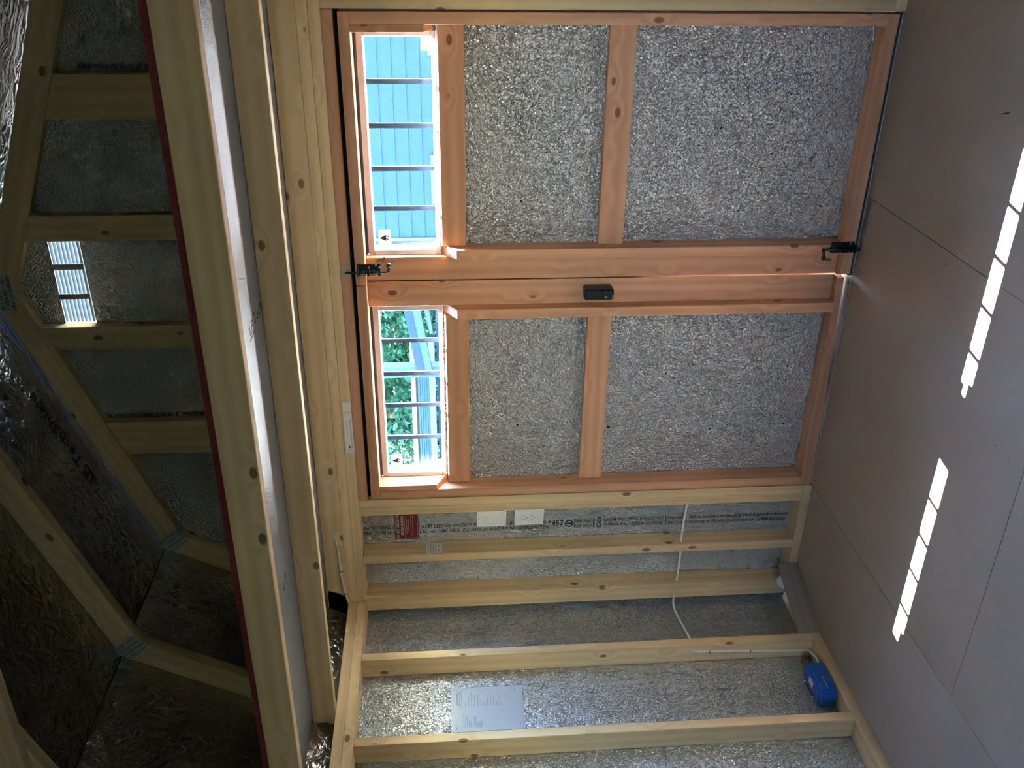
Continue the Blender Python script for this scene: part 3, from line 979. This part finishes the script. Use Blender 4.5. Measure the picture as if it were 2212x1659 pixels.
strokes('label_marks', [(0.004, 0.003, 0.005, 0.028), (0.045, 0.003, 0.046, 0.028), (0.214, 0.004, 0.215, 0.028), (0.190, 0.014, 0.205, 0.010, 0.205, 0.018)],
        (0.972, -0.0010, 1.9015), (-1, 0, 0), (0, 0, -1), INK, ls)
no = tag(box('paper_notice', (-0.0886, -0.648, 1.243), (-0.0882, -0.432, 1.521), PAPER, None), 'white letter-size printed notice stapled to the foil between two studs', 'notice')
tx = [('Inspection Notice', 0.130, 0.190, 0.252, 0.006, 0.01), ('Building permit and record of inspection', 0.122, 0.198, 0.244, 0.0042), ('keep posted on the job site until the final visit', 0.110, 0.206, 0.236, 0.0042)]
lens = (0.02, 0.045, 0.07, 0.055, 0.058, 0.03, 0.02, 0.06, 0.07, 0.045, 0.022, 0.045)
for k, ll in enumerate(lens):
    tx.append(('Item number %d checked' % (k + 1), 0.120, 0.120 + ll, 0.222 - k * 0.0122, 0.004))
for k, ll in enumerate((0.07, 0.055, 0.05, 0.04, 0.03, 0.0, 0.055, 0.05, 0.02, 0.03, 0.04)):
    if ll:
        tx.append(('contact office number', 0.018, 0.018 + ll, 0.230 - k * 0.0066, 0.0038))
lettering('notice_text', tx, (-0.0880, -0.648, 1.243), (0, 1, 0), (0, 0, 1), INKB, no)
for r in ((0.012, 0.258, 0.024, 0.2595), (0.196, 0.256, 0.206, 0.2575), (0.190, 0.030, 0.198, 0.0315), (0.020, 0.020, 0.032, 0.0215)):
    box('staple', (-0.0881, -0.648 + r[0], 1.243 + r[1]), (-0.0874, -0.648 + r[2], 1.243 + r[3]), INK, no)

# ---------------------------------------------------------------- cables
def staple(parent, p, d, mat):
    d = Vector(d).normalized() * 0.008
    p = Vector(p)
    tube('staple', [p - d, p + d], 0.0018, mat, parent, 6)


c1 = tube('lighting_cable', smooth_path([(-0.015, -0.004, 1.9425), (0.03, -0.0045, 1.952), (0.14, -0.0045, 1.964), (0.25, -0.0045, 1.968), (0.33, -0.0045, 1.974), (0.345, 0.006, 1.985)]), 0.0042, CABLE)
tag(c1, 'short white cable stapled along the rim joist in the corner', 'cable')
for x, z in ((0.05, 1.953), (0.17, 1.965), (0.30, 1.971)):
    staple(c1, (x, -0.0095, z), (0, 0, 1), REDSTAPLE)
c2 = tube('wall_cable', smooth_path([(0.470, 0.030, 0.512), (0.409, 0.030, 0.515), (0.300, 0.028, 0.521), (0.217, 0.022, 0.522), (0.110, 0.030, 0.516), (0.010, 0.025, 0.521), (-0.045, -0.06, 0.548), (-0.050, -0.17, 0.538), (-0.045, -0.261, 0.528), (-0.040, -0.325, 0.526), (-0.032, -0.352, 0.530)]), 0.0045, CABLE)
tag(c2, 'white cable threaded through the wall studs in the corner', 'cable')
c3 = tube('box_cable', smooth_path([(-0.031, -0.352, 0.532), (-0.032, -0.3545, 0.50), (-0.036, -0.3545, 0.40), (-0.045, -0.3545, 0.25), (-0.050, -0.3545, 0.12), (-0.052, -0.356, 0.060), (-0.048, -0.385, 0.046), (-0.036, -0.425, 0.046), (-0.034, -0.455, 0.055)]), 0.0045, CABLE)
tag(c3, 'white cable running down a stud to the blue junction box', 'cable')
for z in (0.47, 0.30):
    staple(c3, (-0.034 - (0.5 - z) * 0.03, -0.3600, z), (1, 0, 0), REDSTAPLE)

SAP = plain('resin_stain', (0.22, 0.05, 0.012), 0.45)
st = [o for o in wf.children if o.name.startswith('stud') and abs(o.matrix_basis.translation.x - 0.217) < 0.01][0]
strokes('resin_streak', [(0.0, 0.0, 0.012, -0.006, 0.034, -0.004, 0.044, 0.002, 0.030, 0.007, 0.010, 0.006)], (0.219, -0.0004, 0.497), (0, 0, -1), (1, 0, 0), SAP, st)

# ---------------------------------------------------------------- blue junction box between the studs
jb = tag(empty('junction_box', (-0.045, -0.54, 0.039)), 'blue plastic electrical junction box on the bottom plate', 'junction box')
box('box_body', (-0.080, -0.612, 0.0392), (-0.016, -0.462, 0.112), BLUEBOX, jb, 0.004)
box('box_lid', (-0.0155, -0.606, 0.046), (-0.006, -0.468, 0.106), BLUEBOX, jb, 0.003)
box('mounting_flange', (-0.080, -0.628, 0.044), (-0.022, -0.6125, 0.106), BLUEBOX, jb, 0.002)
for k in range(4):
    prism('tooth', [(-0.4618, 0.106 - k * 0.016), (-0.450, 0.099 - k * 0.016), (-0.4618, 0.092 - k * 0.016)], 'yz', -0.070, -0.030, BLUEBOX, jb)
tag(box('box_label', (-0.060, -0.555, 0.1122), (-0.030, -0.515, 0.1126), STICK, jb), 'white printed label')
strokes('label_marks', [(0.006, 0.006, 0.034, 0.024)], (-0.058, -0.555, 0.1128), (0, 1, 0), (-1, 0, 0), GASKET, jb).rotation_euler
tube('nail', [(-0.070, -0.585, 0.112), (-0.072, -0.585, 0.128)], 0.002, STEEL, jb, 8)
tube('nail', [(-0.070, -0.500, 0.112), (-0.072, -0.500, 0.128)], 0.002, STEEL, jb, 8)
box('box_seam', (-0.0058, -0.600, 0.0758), (-0.0052, -0.540, 0.0772), STICK, jb)

# ---------------------------------------------------------------- loose grey board and discs in the corner
pa, pb = Vector((0.118, -0.0015)), Vector((0.0055, -0.313))
dv = (pb - pa).normalized()
nv = Vector((-dv.y, dv.x))
if nv.x > 0:
    nv = -nv
th = 0.018
sk = 0.0
tb = prism('trim_board', [tuple(pa + dv * 0.004), tuple(pb), tuple(pb + nv * -th * 0.0 + nv * th), tuple(pa + dv * 0.012 + nv * th)], 'xy', 0.0005, 0.086, GREYW, None, (dv.x, dv.y, 0), 0.0015)
tag(tb, 'short grey board standing on edge across the corner on the floor', 'board')
for k, (t, zc, r) in enumerate(((0.085, 0.074, 0.034), (0.160, 0.068, 0.034))):
    c = pa + dv * t + nv * (th + 0.004)
    bm = bmesh.new()
    nn = 28
    for s, off in ((0, -0.002), (1, 0.002)):
        pass
    top = [bm.verts.new((r * math.cos(2 * math.pi * i / nn), r * math.sin(2 * math.pi * i / nn), 0.0022)) for i in range(nn)]
    bot = [bm.verts.new((r * math.cos(2 * math.pi * i / nn), r * math.sin(2 * math.pi * i / nn), -0.0022)) for i in range(nn)]
    bm.faces.new(top); bm.faces.new(bot[::-1])
    for i in range(nn):
        bm.faces.new((bot[i], bot[(i + 1) % nn], top[(i + 1) % nn], top[i]))
    me = mesh_from(bm, 'disc')
    X = Vector((dv.x, dv.y, 0)); Y = Vector((0, 0, 1)); Zv = X.cross(Y)
    o = link('plastic_disc', me, WHITEP, None, Matrix.Translation((c.x, c.y, zc)) @ Matrix((X, Y, Zv)).transposed().to_4x4())
    tag(o, ('flat white round disc behind the grey board, at the end nearer the doors', 'flat white round disc behind the middle of the grey board')[k], 'disc', 'white discs behind the grey board')

# small nail and shavings on the floor
nl_ = tube('loose_nail', [(2.160, -0.652, 0.0025), (2.172, -0.690, 0.0025)], 0.0016, BLACKM, None, 6)
tag(nl_, 'dark loose nail lying on the bare floor', 'nail')
bm = bmesh.new()
for k in range(70):
    x = random.uniform(0.02, 1.3); y = random.uniform(-1.6, -0.02)
    if random.random() < 0.5:
        x = abs(random.gauss(0.0, 0.12)) + 0.02
    s = random.uniform(0.0012, 0.003)
    a = random.uniform(0, 6.28)
    vs = [bm.verts.new((x + s * math.cos(a + i * 2.1) * (1.5 if i == 0 else 0.7), y + s * math.sin(a + i * 2.1) * (1.5 if i == 0 else .7), 0.0004)) for i in range(3)]
    t = bm.verts.new((x, y, 0.0004 + s * 0.6))
    bm.faces.new(vs)
    for i in range(3):
        bm.faces.new((vs[i], vs[(i + 1) % 3], t))
me = mesh_from(bm, 'shavings')
sh = link('wood_shavings', me, WHITEP, None)
tag(sh, 'pale wood crumbs scattered over the floor', 'shavings', kind='stuff')

# ---------------------------------------------------------------- outside
GRASS = plain('yard_gravel', (0.055, 0.07, 0.045), 0.9, noise=0.3, nscale=4, spec=0.05)
SIDING = plain('blue_grey_siding', (0.0088, 0.0212, 0.082), 0.6, noise=0.05, nscale=10, spec=0.05)
TRIMW = plain('outdoor_white_trim', (0.030, 0.048, 0.060), 0.5, spec=0.05)
DARKP = plain('outdoor_window_glass', (0.03, 0.06, 0.09), 0.1)
BEAMD = plain('dark_beam_tone', (0.006, 0.014, 0.022), 0.6, spec=0.05)
BEAML = plain('grey_beam_paint', (0.013, 0.026, 0.034), 0.6, spec=0.05)
BARK = plain('bark', (0.06, 0.045, 0.03), 0.9, noise=0.3, nscale=30)
LEAF = plain('leaf_green', (0.010, 0.036, 0.020), 0.5, noise=0.45, nscale=3, spec=0.05)
ROOFG = plain('outdoor_shingle', (0.05, 0.05, 0.055), 0.9, noise=0.3, nscale=30)
gr = tag(box('ground', (-60, 0.30, -0.42), (60, 90, -0.35), GRASS, None), kind='structure')
box('ground_strip', (-60, -60, -0.44), (60, 0.299, -0.36), GRASS, gr)

# neighbouring shed seen through the right door's window
ns = tag(empty('neighbour_shed', (3.0, 6.0, -0.35)), 'blue lap-sided shed with white-framed windows across the yard', 'shed')
core = box('wall', (-0.40, 6.03, -0.35), (7.6, 9.5, 3.0), SIDING, ns)
lap = 0.133
for k in range(25):
    z = -0.33 + k * lap
    prism('lap_board', [(6.03, z), (6.008, z), (6.018, z + lap - .001), (6.03, z + lap - .001)], 'yz', -0.42, 7.6, SIDING, ns)
for x0, x1 in ((-0.065, 0.430), (1.357, 1.86), (2.9, 3.4)):
    f = box('window', (x0, 5.985, 0.78), (x1, 6.006, 1.590), TRIMW, ns)
    for a, b in (((x0 + .05, .85), (x1 - .05, 1.16)), ((x0 + .05, 1.20), (x1 - .05, 1.52))):
        box('pane', (a[0], 5.978, a[1]), (b[0], 5.984, b[1]), DARKP, f)
box('corner_trim', (-0.45, 5.995, -0.33), (-0.42, 6.10, 3.0), TRIMW, ns)
prism('roof', [(5.75, 2.96), (7.8, 3.9), (9.8, 2.96), (9.8, 3.03), (7.8, 3.99), (5.75, 3.03)], 'yz', -0.65, 7.8, ROOFG, ns)


# open pavilion and a long shed seen through the left door's window
pv = tag(empty('timber_pavilion', (-1.9, 6.0, -0.35)), 'open grey timber pavilion with a sloping rake beam and post', 'pavilion')
box('post', (-2.03, 6.0, -0.35), (-1.90, 6.13, 2.6), BEAML, pv)
box('post', (-0.66, 6.3, -0.35), (-0.54, 6.42, 2.6), BEAMD, pv)
prism('rake_beam', [(-1.95, 1.80), (-1.0, 1.945), (-1.0, 1.855), (-1.95, 1.70)], 'xz', 5.90, 5.98, BEAMD, pv)  # dark colour stands in for the shadow band along the rake
prism('rake_fascia', [(-1.95, 1.695), (-1.0, 1.850), (-1.0, 1.765), (-1.95, 1.625)], 'xz', 5.85, 5.92, BEAML, pv)
prism('brace', [(-1.45, 1.65), (-1.0, 1.735), (-1.0, 1.675), (-1.45, 1.615)], 'xz', 5.88, 5.94, BEAML, pv)
ls2 = tag(empty('storage_building', (-3.2, 7.6, -0.35)), 'low storage building with a long pale eave beyond the pavilion', 'building')
box('wall', (-7.0, 8.2, -0.35), (-2.35, 10.5, 1.60), SIDING, ls2)
box('fascia', (-7.0, 7.45, 1.62), (-2.30, 7.55, 1.70), TRIMW, ls2)
for k in range(5):
    box('eave_board', (-7.0, 7.56, 1.705 + k * 0.03), (-2.30, 7.60 + 0.05 * k, 1.73 + k * 0.03), SIDING, ls2)
for k in range(4):
    box('window', (-3.0 - k * 1.0, 8.17, 0.9), (-2.55 - k * 1.0, 8.199, 1.45), TRIMW, ls2)
box('roof', (-7.1, 7.62, 1.88), (-2.25, 10.6, 1.94), ROOFG, ls2)


def tree(name, label, base, height, rad, n, seed):
    rnd = random.Random(seed)
    t = tag(empty(name, base), label, 'tree', 'trees beyond the yard')
    tube('trunk', [base, (base[0] + 0.1, base[1], base[2] + height * 0.4), (base[0], base[1] + 0.1, base[2] + height * 0.75)], [0.16, 0.12, 0.06], BARK, t, 8)
    bm = bmesh.new()
    clumps = [(rnd.gauss(0, .45), rnd.gauss(0, .45), rnd.uniform(0.22, 1.0)) for _ in range(42)]
    for k in range(n):
        cx, cy, cz = rnd.choice(clumps)
        d = Vector((rnd.gauss(0, 1), rnd.gauss(0, 1), rnd.gauss(0, 1))).normalized() * (rnd.random() ** 0.4) * 0.55
        p = Vector((base[0] + cx * rad + d.x, base[1] + cy * rad + d.y, base[2] + cz * height + d.z))
        s = rnd.uniform(0.05, 0.11)
        u = Vector((rnd.gauss(0, 1), rnd.gauss(0, 1), rnd.gauss(0, .6))).normalized()
        v = u.cross(Vector((rnd.gauss(0, 1), rnd.gauss(0, 1), rnd.gauss(0, 1)))).normalized()
        q = [bm.verts.new(p + u * s), bm.verts.new(p + v * s * .5), bm.verts.new(p - u * s), bm.verts.new(p - v * s * .5)]
        bm.faces.new(q)
    me = bpy.data.meshes.new('foliage')
    bm.to_mesh(me); bm.free()
    f = link('foliage', me, LEAF, t)
    f['kind'] = 'stuff'
    return t


tree('leafy_tree', 'broad green tree behind the timber pavilion', (-3.2, 13.4, -0.35), 5.5, 1.15, 15000, 1)
tree('leafy_tree', 'green tree growing behind the storage building', (-9.4, 14.0, -0.35), 6.0, 1.3, 15000, 2)
tree('leafy_tree', 'dense low green tree filling the gap beside the pavilion', (-6.3, 12.6, -0.35), 4.2, 0.55, 9000, 4)
tree('leafy_tree', 'slim green tree between the shed and the pavilion', (1.6, 17.5, -0.35), 5.0, 1.3, 9000, 3)

hd = tag(empty('tall_hedge', (-7.5, 21.0, -0.35)), 'tall dense green hedge closing off the far end of the yard', 'hedge')
bm = bmesh.new()
rnd = random.Random(11)
NX, NZ = 60, 16
grid = [[bm.verts.new((-18.0 + 22.0 * i / NX, 21.0 + rnd.uniform(-0.25, 0.25), -0.35 + (5.2 + 0.5 * math.sin(i * 0.9)) * j / NZ)) for j in range(NZ + 1)] for i in range(NX + 1)]
back = [[bm.verts.new((-18.0 + 22.0 * i / NX, 22.0, -0.35 + (5.2 + 0.5 * math.sin(i * 0.9)) * j / NZ)) for j in (0, NZ)] for i in range(NX + 1)]
for i in range(NX):
    for j in range(NZ):
        bm.faces.new((grid[i][j], grid[i + 1][j], grid[i + 1][j + 1], grid[i][j + 1]))
    bm.faces.new((grid[i][NZ], grid[i + 1][NZ], back[i + 1][1], back[i][1]))
    bm.faces.new((back[i][0], back[i][1], back[i + 1][1], back[i + 1][0]))
link('hedge_core', mesh_from(bm, 'hedge_core'), LEAF, hd, Matrix.Translation((0, 0, 0)))
bm = bmesh.new()
for k in range(26000):
    p = Vector((rnd.uniform(-14, 1), 20.85 + rnd.gauss(0, 0.25), rnd.uniform(0.2, 5.0)))
    sz = rnd.uniform(0.06, 0.13)
    u = Vector((rnd.gauss(0, 1), rnd.gauss(0, 1), rnd.gauss(0, .6))).normalized()
    v = u.cross(Vector((rnd.gauss(0, 1), rnd.gauss(0, 1), rnd.gauss(0, 1)))).normalized()
    bm.faces.new([bm.verts.new(p + u * sz), bm.verts.new(p + v * sz * .5), bm.verts.new(p - u * sz), bm.verts.new(p - v * sz * .5)])
me = bpy.data.meshes.new('foliage')
bm.to_mesh(me); bm.free()
link('foliage', me, LEAF, hd, Matrix.Identity(4))['kind'] = 'stuff'
